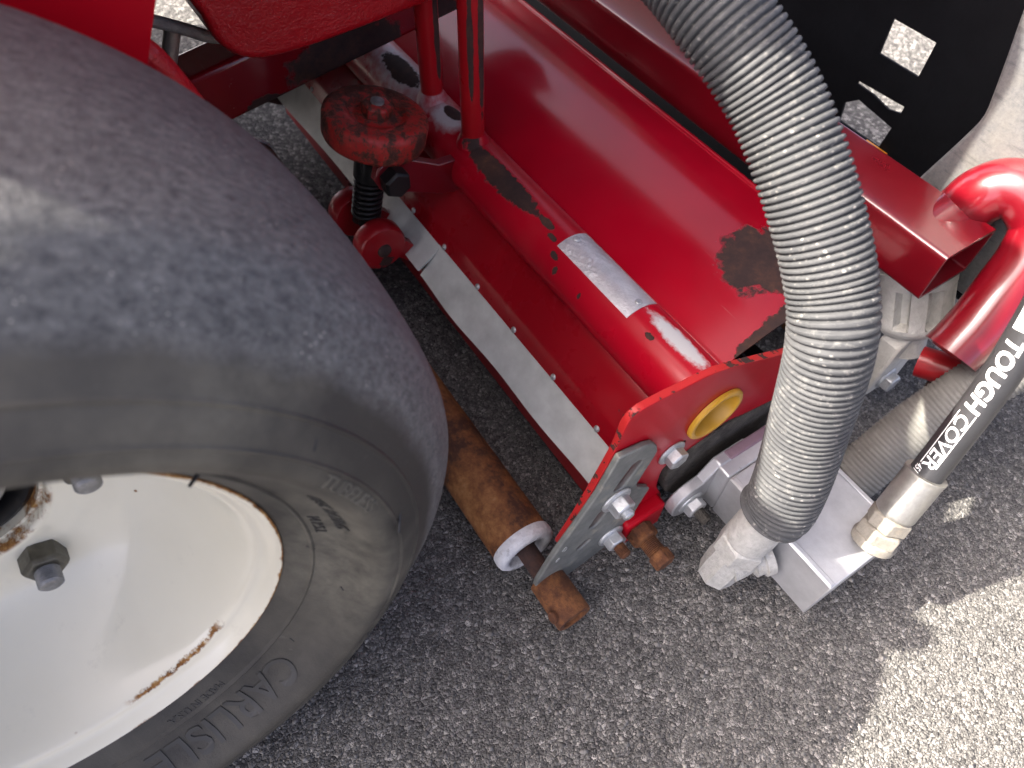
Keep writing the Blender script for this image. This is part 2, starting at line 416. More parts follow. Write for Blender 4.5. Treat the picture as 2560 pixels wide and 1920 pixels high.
M = {}
RED = (0.43, 0.002, 0.016)
M['asphalt'] = asphalt_mat(); M['stone'] = stone_mat(); M['rubber'] = rubber_mat(); M['rim'] = rim_mat()
M['letter'] = plain('tyre_letter_rubber', (0.034, 0.034, 0.034), 0.5)
M['letter_dust'] = plain('dusty_tyre_letter_rubber', (0.10, 0.095, 0.08), 0.6)
M['nib'] = plain('black_rubber', (0.012, 0.012, 0.014), 0.5)
M['tube'] = paint('red_tube_paint', RED, 0.3, rust=[((-0.515, 0.338, 0.219), (0.070, 0.0120, 0.03), 0.55, 110), ((-0.43, 0.339, 0.219), (0.012, 0.004, 0.02), 0.6, 150),
        ((-0.637, 0.352, 0.219), (0.016, 0.009, 0.02), 0.3, 90), ((-0.745, 0.343, 0.219), (0.04, 0.014, 0.03), 0.6, 90),
        ((-0.412, 0.333, 0.217), (0.007, 0.0024, 0.02), 0.9, 260), ((-0.395, 0.324, 0.21), (0.006, 0.0024, 0.02), 0.9, 260), ((-0.262, 0.334, 0.216), (0.005, 0.0024, 0.02), 0.9, 260),
        ((-0.385, 0.318, 0.2), (0.003, 0.002, 0.02), 0.9, 300), ((-0.345, 0.318, 0.2), (0.002, 0.0015, 0.02), 0.9, 300)],
        pale=[((-0.243, 0.352, 0.219), (0.036, 0.009, 0.03), 0.55, 160, 0.25), ((-0.634, 0.344, 0.219), (0.026, 0.015, 0.03), 0.55, 110, 0.35), ((-0.735, 0.343, 0.219), (0.06, 0.021, 0.03), 0.9, 80, 0.6)], dust=0.16)
M['shroud'] = paint('red_shroud_paint', (0.43, 0.002, 0.017), 0.20, rust=[((-0.277, 0.490, 0.211), (0.042, 0.046, 0.03), 0.6, 55), ((-0.209, 0.470, 0.205), (0.014, 0.075, 0.03), 0.7, 60)], dust=0.02, coat=0.4, spec=0.42)
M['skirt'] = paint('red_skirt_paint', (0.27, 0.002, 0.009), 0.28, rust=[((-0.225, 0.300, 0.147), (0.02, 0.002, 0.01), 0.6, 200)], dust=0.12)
M['beam'] = paint('red_beam_paint', (0.17, 0.002, 0.008), 0.3, rust=[((-0.20, 0.60, 0.203), (0.012, 0.02, 0.003), 0.6, 200)], chips=0.0, dust=0.08, coat=0.9, spec=0.6)
M['plate'] = paint('red_plate_paint', (0.44, 0.003, 0.014), 0.33, rust=[((-0.18, 0.318, 0.160), (0.01, 0.0035, 0.004), 0.3, 200)], chips=0.0, dust=0.05, spec=0.14, coat=0.05)
M['plate_edge'] = paint('chipped_red_edge', (0.46, 0.02, 0.02), 0.45, chips=0.19, chip_scale=75, dust=0.3, coat=0.1)
M['cast_red'] = paint('red_cast_paint', (0.43, 0.006, 0.012), 0.3, chips=0.02, chip_scale=20, dust=0.15, bumpy=1.2)
M['frame_red'] = paint('dark_red_frame_paint', (0.26, 0.004, 0.012), 0.2, rust=[((-0.75, 0.285, 0.25), (0.06, 0.065, 0.045), 0.75, 30), ((-0.75, 0.40, 0.26), (0.06, 0.03, 0.03), 0.8, 30), ((-0.75, 0.18, 0.225), (0.06, 0.03, 0.012), 0.8, 40)], dust=0.04, coat=0.6, spec=0.5)
M['fender'] = paint('red_fender_paint', (0.46, 0.003, 0.012), 0.3, dust=0.02, spec=0.12, coat=0.03)
M['rod'] = paint('chipped_red_rod_paint', (0.42, 0.006, 0.012), 0.3, rust=[((-0.572, 0.352, 0.34), (0.006, 0.0045, 0.09), 0.5, 60), ((-0.664, 0.353, 0.30), (0.006, 0.0045, 0.06), 0.5, 60), ((-0.576, 0.340, 0.33), (0.01, 0.0025, 0.07), 0.6, 60)], dust=0.1)
n = NT('worn_red_knob_paint')
f0 = n.noise(60, 9, 0.78); f1 = n.noise(11, 3, 0.5); f2 = n.noise(150, 6, 0.75, n.scaled((1, 1, 0.5)))
ff = n.math('ADD', n.math('ADD', n.math('MULTIPLY', f0, 0.6), n.math('MULTIPLY', f1, 0.25)), n.math('MULTIPLY', f2, 0.15))
n.color(n.ramp(ff, [(0.38, (0.030, 0.012, 0.009)), (0.475, (0.075, 0.024, 0.014)), (0.505, (0.16, 0.028, 0.016)), (0.53, (0.36, 0.022, 0.016)), (0.58, (0.42, 0.018, 0.018)), (0.64, (0.47, 0.085, 0.03)), (0.72, (0.42, 0.10, 0.10))]))
n.set(Roughness=n.map(ff, 0.45, 0.6, 0.62, 0.36)); n.inp(n.b, 'Normal', n.bump(n.math('ADD', n.map(ff, 0.47, 0.53), n.math('MULTIPLY', f2, 0.4)), 0.0003)); M['knob'] = n.m
M['boss'] = paint('worn_red_boss_paint', (0.34, 0.008, 0.014), 0.36, chips=0.13, chip_scale=26, dust=0.4, coat=0.2)
M['rust'] = rust_mat('rust_brown'); M['rust_dark'] = rust_mat('rust_dark_brown', True, 0.0006)
n = NT('rusty_roller_steel')
f1 = n.noise(26, 7, 0.72); f2 = n.noise(160, 5, 0.7); f3 = n.noise(7, 3, 0.6)
ff = n.math('ADD', n.math('ADD', n.math('MULTIPLY', f1, 0.55), n.math('MULTIPLY', f2, 0.2)), n.math('MULTIPLY', f3, 0.25))
n.color(n.ramp(ff, [(0.34, (0.028, 0.011, 0.008)), (0.45, (0.075, 0.027, 0.012)), (0.52, (0.20, 0.075, 0.022)), (0.60, (0.34, 0.15, 0.05)), (0.72, (0.48, 0.32, 0.17))]))
n.set(Roughness=0.72); n.inp(n.b, 'Normal', n.bump(f2, 0.0006)); M['roller'] = n.m
M['cap_white'] = metal('chalky_white_cap', (0.62, 0.63, 0.66), (0.80, 0.80, 0.80), 0.6, 0.0, 50, bump=0.002, dirt=0.22)
M['zinc'] = metal('zinc_plated_steel', (0.42, 0.44, 0.45), (0.66, 0.68, 0.70), 0.42, 0.75, 120, dirt=0.12, dirtcol=(0.30, 0.29, 0.26))
M['bracket'] = metal('grey_bracket_steel', (0.14, 0.148, 0.142), (0.24, 0.25, 0.235), 0.55, 0.35, 60, rust=0.0, dirt=0.25, dirtcol=(0.34, 0.32, 0.25))
M['alu'] = metal('milled_aluminium', (0.46, 0.47, 0.49), (0.60, 0.61, 0.63), 0.42, 0.65, 40, dirt=0.05, bump=0.0002)
M['cast_alu'] = metal('chalky_cast_aluminium', (0.50, 0.49, 0.45), (0.66, 0.65, 0.60), 0.75, 0.05, 90, dirt=0.12, bump=0.0012, dirtcol=(0.42, 0.39, 0.31))
M['fit'] = metal('weathered_fitting_steel', (0.36, 0.36, 0.345), (0.56, 0.56, 0.54), 0.6, 0.3, 140, dirt=0.25, bump=0.0012, dirtcol=(0.33, 0.30, 0.24))
M['fit_tan'] = metal('dusty_fitting_steel', (0.21, 0.195, 0.165), (0.30, 0.28, 0.24), 0.65, 0.25, 120, dirt=0.3, bump=0.0008, dirtcol=(0.36, 0.31, 0.23))
M['ferrule'] = metal('bright_ferrule_steel', (0.30, 0.295, 0.275), (0.44, 0.43, 0.40), 0.38, 0.8, 60, dirt=0.15, dirtcol=(0.36, 0.33, 0.27))
M['label'] = metal('stamped_nameplate', (0.50, 0.51, 0.54), (0.68, 0.69, 0.72), 0.42, 0.55, 90, dirt=0.15, bump=0.0006, dirtcol=(0.30, 0.29, 0.28))
M['flap'] = plain('grey_rubber_flap', (0.56, 0.585, 0.565), 0.42, bump=0.0003, bscale=90)
M['yellow'] = plain('yellow_plastic', (0.62, 0.34, 0.03), 0.4)
M['guard'] = guard_mat('grey_hose_guard', (0.060, 0.062, 0.066), (0.088, 0.090, 0.092), 0.4)
M['guard2'] = guard_mat('dusty_hose_guard', (0.15, 0.147, 0.135), (0.21, 0.206, 0.19), 0.3)
M['hose'] = plain('black_hose_rubber', (0.030, 0.030, 0.032), 0.38, bump=0.0002, bscale=400)
M['print'] = plain('white_print', (0.80, 0.80, 0.80), 0.55)
M['print_dark'] = plain('dark_print', (0.02, 0.02, 0.02), 0.5)
M['black_plastic'] = plain('black_moulded_plastic', (0.0075, 0.008, 0.010), 0.6, spec=0.12, bump=0.0003, bscale=120)
n = NT('sun_bleached_black_plastic')
f1 = n.noise(230, 6, 0.8); f2 = n.noise(18, 4, 0.6); f3 = n.noise(60, 5, 0.7, n.scaled((0.35, 1, 1.8), (0, 0.7, 0)))
g = n.mix(n.map(f1, 0.30, 0.75), (0.10, 0.102, 0.108), (0.21, 0.21, 0.208)); g = n.mix(n.map(f3, 0.55, 0.68, 0, 0.7), g, (0.05, 0.053, 0.06)); g = n.mix(n.map(f2, 0.5, 0.75, 0, 0.35), g, (0.28, 0.26, 0.21))
n.color(g); n.set(Roughness=0.5); n.inp(n.b, 'Normal', n.bump(f1, 0.0004)); M['bleached'] = n.m
M['black_steel'] = plain('blackened_steel', (0.022, 0.021, 0.022), 0.38, 0.5)
M['grime'] = metal('oily_grime', (0.022, 0.019, 0.018), (0.11, 0.10, 0.085), 0.75, 0.0, 60, bump=0.003)
M['lug'] = metal('dark_lug_steel', (0.085, 0.08, 0.065), (0.17, 0.16, 0.13), 0.42, 0.6, 60, dirt=0.2, bump=0.0006, dirtcol=(0.22, 0.20, 0.16))
M['lug_stud'] = metal('lug_stud_steel', (0.10, 0.10, 0.10), (0.34, 0.34, 0.34), 0.45, 0.6, 70, rust=0.15)
M['tan_rod'] = metal('pale_rod_steel', (0.34, 0.30, 0.25), (0.50, 0.46, 0.40), 0.4, 0.6, 60)
M['hub'] = metal('hub_steel', (0.28, 0.27, 0.24), (0.42, 0.41, 0.37), 0.6, 0.3, 120, bump=0.0012)
M['amber'] = plain('amber_plastic', (0.75, 0.30, 0.02), 0.35)

# ================================================================== SETTING
GR = 150.0
gm = mesh('asphalt_ground', [(-GR,-GR,gz(-GR)),(GR,-GR,gz(-GR)),(GR,GR,gz(GR)),(-GR,GR,gz(GR))], [(0,1,2,3)], M['asphalt'], kind='structure', label='grey worn asphalt yard under the mower', category='ground')

def stones(count):
    V = np.array([(1,0,0),(-1,0,0),(0,1,0),(0,-1,0),(0,0,1),(0,0,-1)], float)
    Fc = np.array([(0,2,4),(2,1,4),(1,3,4),(3,0,4),(2,0,5),(1,2,5),(3,1,5),(0,3,5)])
    x = rng.uniform(-0.70, 0.24, count); y = rng.uniform(-0.12, 0.92, count)
    P0 = np.stack([x, y, GZ*(0.178-y) - CAM[2]], 1)          # keep the ground the machine leaves open, with a margin
    cx = P0 @ np.array(right); cy = P0 @ np.array(down); cz = P0 @ np.array(fwd)
    ok = (cz > 0.1) & (np.abs(cx/cz) < 0.86) & (np.abs(cy/cz) < 0.68) & ~((x < -0.2) & (y > 0.30) & (y < 0.62)) & ~((x < -0.22) & (y < 0.0))
    x = x[ok]; y = y[ok]; count = len(x)
    s = np.clip(rng.lognormal(math.log(0.00118), 0.40, count), 0.0006, 0.0034)
    sc = s[:,None] * rng.uniform(0.65, 1.3, (count,3)); sc[:,2] *= 0.62
    q = rng.normal(size=(count,4)); q /= np.linalg.norm(q, axis=1)[:,None]
    w,a,b,c = q.T
    Rm = np.stack([1-2*(b*b+c*c),2*(a*b-c*w),2*(a*c+b*w),2*(a*b+c*w),1-2*(a*a+c*c),2*(b*c-a*w),2*(a*c-b*w),2*(b*c+a*w),1-2*(a*a+b*b)],1).reshape(-1,3,3)
    P = (V[None] * rng.uniform(0.75, 1.2, (count,6,1)))
    P = np.einsum('nij,nkj->nki', Rm, P) * sc[:,None,:]
    P[:,:,0] += x[:,None]; P[:,:,1] += y[:,None]; P[:,:,2] += (GZ*(0.178-y) + s*rng.uniform(-0.45, 0.10, count))[:,None]
    nv = count*6; nf = count*8
    me = bpy.data.meshes.new('asphalt_grains'); me.vertices.add(nv); me.vertices.foreach_set('co', P.astype(np.float32).ravel())
    idx = (Fc[None] + 6*np.arange(count)[:,None,None]).reshape(-1).astype(np.int32)
    me.loops.add(nf*3); me.loops.foreach_set('vertex_index', idx)
    me.polygons.add(nf); me.polygons.foreach_set('loop_start', (np.arange(nf)*3).astype(np.int32)); me.polygons.foreach_set('loop_total', np.full(nf, 3, np.int32))
    at = me.attributes.new('tone', 'FLOAT', 'POINT'); tone = np.clip(rng.beta(1.6, 2.2, count), 0, 1)
    at.data.foreach_set('value', np.repeat(tone, 6).astype(np.float32))
    me.update(); me.validate()
    o = link('asphalt_grains', me, M['stone'], None, None, kind='stuff', label='loose grey stone grains bedded in the asphalt', category='gravel')
    return o
stones(430000)

# ================================================================== WHEEL
YC, ZC = -0.1886, 0.3138
wheel = fr = thing('ride_on_mower', (-.9, -.1, gz(-.1)), 'red ride-on mower with a smooth worn tyre on a white steel wheel', 'mower')
AX = (1, 0, 0); WO = (0, YC, ZC)
cp = [(-0.228,0,.168),(-0.216,0,.180),(-0.198,0,.204),(-0.175,0,.226),(-0.196,0,.266),(-0.213,0,.2875),(-0.237,0,.2995),(-0.306,0,.3035),(-0.376,0,.2995),(-0.400,0,.2875),(-0.417,0,.266),(-0.437,0,.226),(-0.415,0,.204),(-0.397,0,.180),(-0.385,0,.168)]
tp = [(p.x, p.z) for p in spline(cp, 10)]
def side_x(r):
    near = sorted([(q[1], q[0]) for q in tp[:62]]); return float(np.interp(r, [q[0] for q in near], [q[1] for q in near]))
tyre = lathe('tyre', tp, WO, AX, M['rubber'], wheel, 200, 60, closed=False)
# moulded rings on the sidewall
for rr, hh in ((0.2345, 0.0011), (0.2505, 0.0011), (0.1885, 0.0016)):
    x0 = side_x(rr); pr = [(side_x(rr - 0.0022) - 0.0006, rr - 0.0022), (x0 + hh, rr - 0.0004), (x0 + hh * 0.9, rr + 0.0006), (side_x(rr + 0.0016) - 0.0008, rr + 0.0016)]
    lathe('moulded_ring', pr, WO, AX, M['rubber'], tyre, 160, 60, closed=False)
def tyre_map(a0, r0):
    def fn(u, v, h):
        r = r0 + v; th = math.radians(a0) - u / (r0 + 0.004)
        return (side_x(r) + h, YC + r*math.cos(th), ZC + r*math.sin(th))
    return fn
def tyre_text(body, size, a0, r0, h, bold=0.0, sp=1.0, mat=None):
    v, f, be = text_data(body, size, 0.004, bold); v = [(a*sp, b, c) for a, b, c in v]
    relief('raised_lettering', v, f, be, tyre_map(a0, r0), h, mat or M['letter'], tyre)
tyre_text('CARLISLE', 0.024, -48.5, 0.1955, 0.0011, 0.0002, 1.33)
tyre_text('TUBELESS', 0.0115, 26.0, 0.2245, 0.0007, -0.0001, 1.12, M['letter_dust'])
tyre_text('MAX. RATING', 0.0085, 15.5, 0.2035, 0.0009, 0.0, 1.0)
tyre_text('14 P.S.I.', 0.0085, 5.5, 0.1925, 0.0009, 0.0, 0.95)
tyre_text('MADE IN U.S.A.', 0.0065, -62.0, 0.1815, 0.0006, 0.0, 1.15)
for a, r, L, tw in ((4.0, 0.2395, 0.013, 0.5), (-8.5, 0.186, 0.006, -0.6), (-22, 0.206, 0.004, 0.3), (31, 0.1835, 0.008, 1.0), (30.5, 0.244, 0.006, 0.2), (-43, 0.196, 0.005, 0.4), (-34, 0.232, 0.005, 0.8), (-70, 0.184, 0.003, 0.1)):
    th = math.radians(a); p = Vector((side_x(r) - 0.001, YC + r*math.cos(th), ZC + r*math.sin(th)))
    d = Vector((0.55, -math.sin(th + tw)*0.8, math.cos(th + tw)*-0.8)).normalized()
    lathe('rubber_nib', [(0, 0.0011), (L, 0.0009)], p, d, M['nib'], tyre, 10, 40)
rim_prof = [(-0.232,.172),(-0.2235,.1738),(-0.2208,.1734),(-0.2204,.1722),(-0.2222,.1702),(-0.2270,.1675),(-0.2300,.1655),(-0.2318,.1625),(-0.2322,.1605),(-0.2345,.1585),(-0.2400,.1560),(-0.2500,.1525),
            (-0.2650,.1470),(-0.2820,.1400),(-0.2980,.1320),(-0.3120,.1230),(-0.3230,.1130),(-0.3310,.1010),(-0.3350,.0880),(-0.3355,.0760),(-0.3345,.0680),(-0.3350,.0645),(-0.3375,.0628),(-0.3440,.0622),(-0.3440,.0600),(-0.352,.0600)]
rim = lathe('rim', rim_prof, WO, AX, M['rim'], wheel, 160, 50, closed=False)
lathe('hub', [(-0.352,.0605),(-0.349,.056),(-0.354,.052),(-0.372,.050),(-0.372,.046),(-0.3545,.045),(-0.3535,.040)], WO, AX, M['black_steel'], wheel, 64, 40, closed=False)
lathe('hub_face', [(-0.3545,.0445),(-0.3530,.043),(-0.3530,.024),(-0.356,.022)], WO, AX, M['hub'], wheel, 64, 40, closed=False)
lathe('axle_end', [(-0.36,.022),(-0.350,.0215),(-0.3485,.018),(-0.3485,0.002)], WO, AX, M['rust'], wheel, 48, 40)
for a in (-73, -1, 71, 143, 215):
    th = math.radians(a); p = Vector((-0.3362, YC + .0875*math.cos(th), ZC + .0875*math.sin(th)))
    ln = hexnut('lug_nut', p, AX, 0.0150, 0.0165, M['lug'], wheel, phase=0.4 + a, cham=0.22)
    stud('stud', p + Vector((0.012, 0, 0)), AX, 0.0082, 0.0175, M['lug_stud'], ln, pitch=0.0015)
# valve side: ring of the far rim well so that the wheel is closed
lathe('rim_well', [(-0.232,.172),(-0.27,.160),(-0.36,.158),(-0.39,.174)], WO, AX, M['rim'], wheel, 96, 50, closed=False)

# ================================================================== CUTTING UNIT
unit = thing('cutting_unit', (-0.55, 0.347, gz(0.347)), 'red cylinder cutting unit with tubular crossbar and rusty roller on the asphalt', 'cutting unit')
XO, XI, XF = -0.18, -0.187, -1.03
TY, TZ, TR = 0.347, 0.186, 0.033
out = [(.186,.098),(.1895,.086),(.200,.070),(.232,.052),(.270,.030),(.300,.028),(.318,.042),(.3185,.056),(.306,.085),(.303,.108),(.304,.126),(.318,.132),(.335,.1305),(.348,.137),(.374,.145),(.397,.138),(.423,.124),(.465,.095),(.50,.075),(.535,.085),(.545,.12),(.53,.16),(.48,.195),(.423,.220),(.365,.248),(.323,.266),(.288,.272),(.254,.2765),(.243,.2765),(.235,.271),(.2315,.260),(.227,.226),(.203,.145)]
def sm(o, n=3):
    c = spline([(a, b, 0) for a, b in o + [o[0]]], n); return [(q.x, q.y) for q in c[:-1]]
plate_o = plate('end_plate', sm(out), [circ((TY, TZ), .0285, 48)], XO, XI, M['plate'], unit, edge_mat=M['plate_edge'], bev=0.0009)
plate('end_plate', sm(out), [], XF - 0.007, XF, M['rust_dark'], unit)
tube = lathe('cross_tube', [(XF + .001, TR), (XI - .0006, TR)], (0, TY, TZ), AX, M['tube'], unit, 96, 40, closed=False)
lathe('weld_bead', [(XI - .0065, TR), (XI - .005, TR + .0022), (XI - .0025, TR + .0035), (XI - .0003, TR + .004)], (0, TY, TZ), AX, M['tube'], unit, 64, 70, closed=False)
lathe('yellow_bush', [(XO - .045, .0235), (XO - .02, .0240), (XO + .0030, .0244), (XO + .0045, .0256), (XO + .0045, .0288), (XO + .0030, .0305), (XO + .0003, .0307)], (0, TY, TZ), AX, M['yellow'], unit, 72, 40, closed=False, label='yellow plastic bush in the end of the red tube')
lathe('bush_floor', [(XO - .046, .0236), (XO - .0455, .001)], (0, TY, TZ), AX, M['yellow'], unit, 48, 40, closed=False)
# nameplate wrapped round the tube
def tube_pt(x, ang, r): return (x, TY + r*math.cos(ang), TZ + r*math.sin(ang))
def bent_plate(name, x0, x1, a0, a1, r0, r1, mat, parent, nx=30, na=20, warp=0.0, **p):
    v = []; f = []
    for k, r in enumerate((r1, r0)):
        for i in range(nx + 1):
            for j in range(na + 1):
                x = x0 + (x1-x0)*i/nx; a = math.radians(a0 + (a1-a0)*j/na)
                dr = 0.0
                if k == 0 and warp and 0.03 < i/nx < 0.5: dr = warp * max(0.0, math.sin(i*2.3 + 1.7*math.sin(j*0.9)) * math.sin(j*0.55 + i*0.35)) * (1 if j > 6 else 0.5)
                v.append(tube_pt(x, a, r + dr))
    N = (nx+1)*(na+1); W = na + 1
    for i in range(nx):
        for j in range(na):
            q = i*W + j; f += [(q, q+1, q+W+1, q+W), (N+q, N+q+W, N+q+W+1, N+q+1)]
    for j in range(na): f += [(j, N+j, N+j+1, j+1), (nx*W+j, nx*W+j+1, N+nx*W+j+1, N+nx*W+j)]
    for i in range(nx): f += [(i*W, (i+1)*W, N+(i+1)*W, N+i*W), (i*W+na, N+i*W+na, N+(i+1)*W+na, (i+1)*W+na)]
    return mesh(name, v, f, mat, parent, 40, **p)
np_ = bent_plate('nameplate', -.4005, -.2905, 54, 119, TR + .0001, TR + .0010, M['label'], tube, 60, 30, 0.0011, label='silver stamped maker plate riveted to the red tube')
for x in (-.2972, -.3945):
    a = math.radians(86); lathe('rivet', [(0, .0038), (.0009, .0034), (.0014, .0022), (.0011, .0009), (.0011, .0001)], tube_pt(x, a, TR + .0009), (0, math.cos(a), math.sin(a)), M['zinc'], np_, 20, 50)
def tube_text(u, v, h): # reads along the tube towards the near end
    return tube_pt(-.335 + u, math.radians(96) - v / TR * -1.0, TR + .0010 + h)
v_, f_, b_ = text_data('12221', 0.010, 0.002); relief('stamped_number', v_, f_, b_, lambda u, v, h: tube_pt(-.338 + u, math.radians(92) + v / TR, TR + .0010 + h), .0004, M['label'], np_)
# rear skirt: creased red sheet with rivets
def strip(name, sec, xs, th, mat, parent, smooth=35, edge=None, bev=0.0, **p):
    """Sheet of thickness th: the section (y, z) points run along X from xs[0] to xs[-1]."""
    ns, nx = len(sec), len(xs); nr = []
    for i in range(ns):
        a = sec[max(i-1, 0)]; b = sec[min(i+1, ns-1)]; d = Vector((b[0]-a[0], b[1]-a[1])).normalized(); nr.append((-d.y, d.x))
    v = []; f = []
    for k in (0, 1):
        for i, x in enumerate(xs):
            for j, (y, z) in enumerate(sec):
                ee = edge(x, j/(ns-1)) if edge else (0, 0)
                v.append((x, y - nr[j][0]*th*k + ee[0], z - nr[j][1]*th*k + ee[1]))
    N = nx*ns
    for i in range(nx-1):
        for j in range(ns-1):
            q = i*ns + j; f += [(q, q+ns, q+ns+1, q+1), (N+q, N+q+1, N+q+ns+1, N+q+ns)]
    for j in range(ns-1): f += [(j, j+1, N+j+1, N+j), ((nx-1)*ns+j, N+(nx-1)*ns+j, N+(nx-1)*ns+j+1, (nx-1)*ns+j+1)]
    for i in range(nx-1): f += [(i*ns, N+i*ns, N+(i+1)*ns, (i+1)*ns), (i*ns+ns-1, (i+1)*ns+ns-1, N+(i+1)*ns+ns-1, N+i*ns+ns-1)]
    o = mesh(name, v, f, mat, parent, smooth, **p); return o
sk = [(.3230,.1640),(.3195,.1625),(.3120,.1540),(.3010,.1435),(.2925,.1362),(.2893,.1335),(.2875,.1312),(.2815,.1190),(.2768,.1095)]
skirt = strip('rear_skirt', sk, list(np.linspace(XF + .002, XI - .0006, 30)), -.0022, M['skirt'], unit, 60)
for k in range(11):
    x = -.2514 - .07377*k
    lathe('rivet', [(0, .0036), (.0009, .0033), (.0017, .0018), (.0019, .0002)], (x, .2808, .1185), (0, -.89, .455), M['zinc'], skirt, 16, 60)
fl = [(.2790,.1155),(.2735,.1065),(.2665,.0975),(.2590,.0885),(.2512,.0790)]
def wave(x, t): return (-(0.003*math.sin(x*11 + 0.6) + 0.0012*math.sin(x*37))*t*t, (0.003*math.sin(x*13 + 1.1) + 0.001*math.sin(x*41))*t*t)
strip('rubber_flap', fl, list(np.linspace(-.556, XI - .001, 90)), -.0028, M['flap'], unit, 60, wave)
fl2 = [(a + .004, b - .001) for a, b in fl]
def wave2(x, t):
    c = max(0.0, min(1.0, (x + .72)/.10)); c = c*c*(3 - 2*c)
    return (-(0.003*math.sin(x*14 + 2.6))*t*t - .004 - .002*c*t, (0.003*math.sin(x*17 + 3.2))*t*t + .014*c*t)
strip('rubber_flap', fl2, list(np.linspace(XF + .004, -.553, 70)), -.0028, M['flap'], unit, 60, wave2)
box('bed_bar', (XF + .003, .2655, .020), (XI - .001, .300, .058), M['boss'], unit, .002)
# top shroud
ar = [(.3785,.1780),(.3788,.1850),(.3825,.1900),(.3950,.1940),(.4150,.1995),(.4400,.2060),(.4650,.2105),(.4900,.2130),(.5150,.2130),(.5400,.2095),(.5640,.2035),(.5700,.2020),(.5740,.2040),(.5772,.2000),(.5774,.1850)]
shroud = strip('top_shroud', [(q.x, q.y) for q in spline([(a, b, 0) for a, b in ar], 4)], list(np.linspace(XF + .002, -.2105, 24)), -.0022, M['shroud'], unit, 60)
# reel inside
lathe('reel_shaft', [(XF, .016), (XI, .016)], (0, .41, .076), AX, M['black_steel'], unit, 24)
for k in range(9):
    v = []; f = []
    for i in range(25):
        x = XF + .01 + (XI - .012 - XF)*i/24; a = 2*math.pi*k/9 + i*0.085
        for r in (.045, .088): v += [(x, .41 + r*math.cos(a), .076 + r*math.sin(a)), (x, .41 + r*math.cos(a + .05), .076 + r*math.sin(a + .05))]
    for i in range(24):
        a = i*4
        for p_, q_ in ((0, 2), (2, 3), (3, 1), (1, 0)): f.append((a + p_, a + 4 + p_, a + 4 + q_, a + q_))
    f += [(0, 2, 3, 1), (97, 99, 98, 96)]
    mesh('reel_blade', v, f, M['black_steel'], unit, 40)
# roller
RY, RZ, RR = .175, .032, .0318
roller = lathe('rear_roller', [(-.925, RR), (-.2225, RR)], (0, RY, RZ), AX, M['roller'], unit, 72, 40, closed=False)
capp = [(-.2235, RR - .0002), (-.2228, RR + .0008), (-.2165, RR + .0013), (-.2115, RR + .0002), (-.2090, RR - .003), (-.2085, RR - .008), (-.2105, RR - .0105), (-.222, RR - .0125), (-.224, .012)]
lathe('roller_end_cap', capp, (0, RY, RZ), AX, M['cap_white'], roller, 64, 50, closed=False)
lathe('roller_end_cap', [(-.924 - (t + .2235), r) for t, r in capp], (0, RY, RZ), AX, M['cap_white'], roller, 64, 50, closed=False)
lathe('packed_dirt', [(-.223, .021), (-.2175, .017), (-.2150, .0125), (-.2155, .002)], (0, RY, RZ), AX, M['grime'], roller, 40, 40, closed=False)
lathe('roller_shaft', [(-.223, .0105), (-.170, .0105)], (0, RY, RZ), AX, M['rust_dark'], unit, 24)
# slotted bracket holding the roller
XB = -.1735
def bs(y, z, k=XB/-.171): return (y*k, .72 - (.72 - z)*k)
bo = [bs(*q) for q in [(.2239,.2375),(.2398,.2335),(.2520,.2300),(.2610,.2245),(.2672,.2152),(.2700,.2050),(.2691,.1970),(.2581,.1571),(.2614,.1460),(.2690,.1385),(.2800,.1259),(.2672,.0687),(.2560,.0420),(.2450,.0198)]]
bo[-1] = (.2470, .026)
bo += [(.222,.018),(.205,.014),(.188,.010),(.1680,.014),(.1585,.026),(.1600,.050),(.1715,.085),(.1800,.1065),(.1945,.136),(.2135,.180)]
brk = plate('roller_bracket', bo, [slot(bs(.2480,.2020), bs(.2360,.1760), .0066), slot(bs(.2240,.140), bs(.2165,.1225), .0060), slot(bs(.2120,.0890), bs(.2065,.0850), .0052)], XB, XO + .0004, M['bracket'], unit, bev=.0014, label='grey slotted steel bracket bolted to the red end plate')
v_, f_, b_ = text_data('D', .0105, .003); relief('stamped_letter', v_, f_, b_, lambda u, v, h: (XB + h, .1845 + u*.4 + v*.55, .098 + v*.85 - u*.75), .0005, M['zinc'], brk)
v_, f_, b_ = text_data('8', .0105, .003); relief('stamped_letter', v_, f_, b_, lambda u, v, h: (XB + h, .1785 + u*.4 + v*.55, .080 + v*.85 - u*.75), .0005, M['zinc'], brk)
stubo = lathe('bracket_sleeve', [(-.178, .0175), (-.1772, .0182), (-.1320, .0186), (-.1300, .0178), (-.1300, .0125), (-.1330, .0118), (-.1330, .001)], (0, RY, RZ), AX, M['rust'], unit, 48, 50)
lathe('grub_screw', [(0, .0062), (.003, .0062), (.0036, .0050), (.0030, .0030), (.0030, .0002)], (-.141, RY - .0165, RZ + .0075), (0, -.93, .36), M['rust'], stubo, 24, 40)
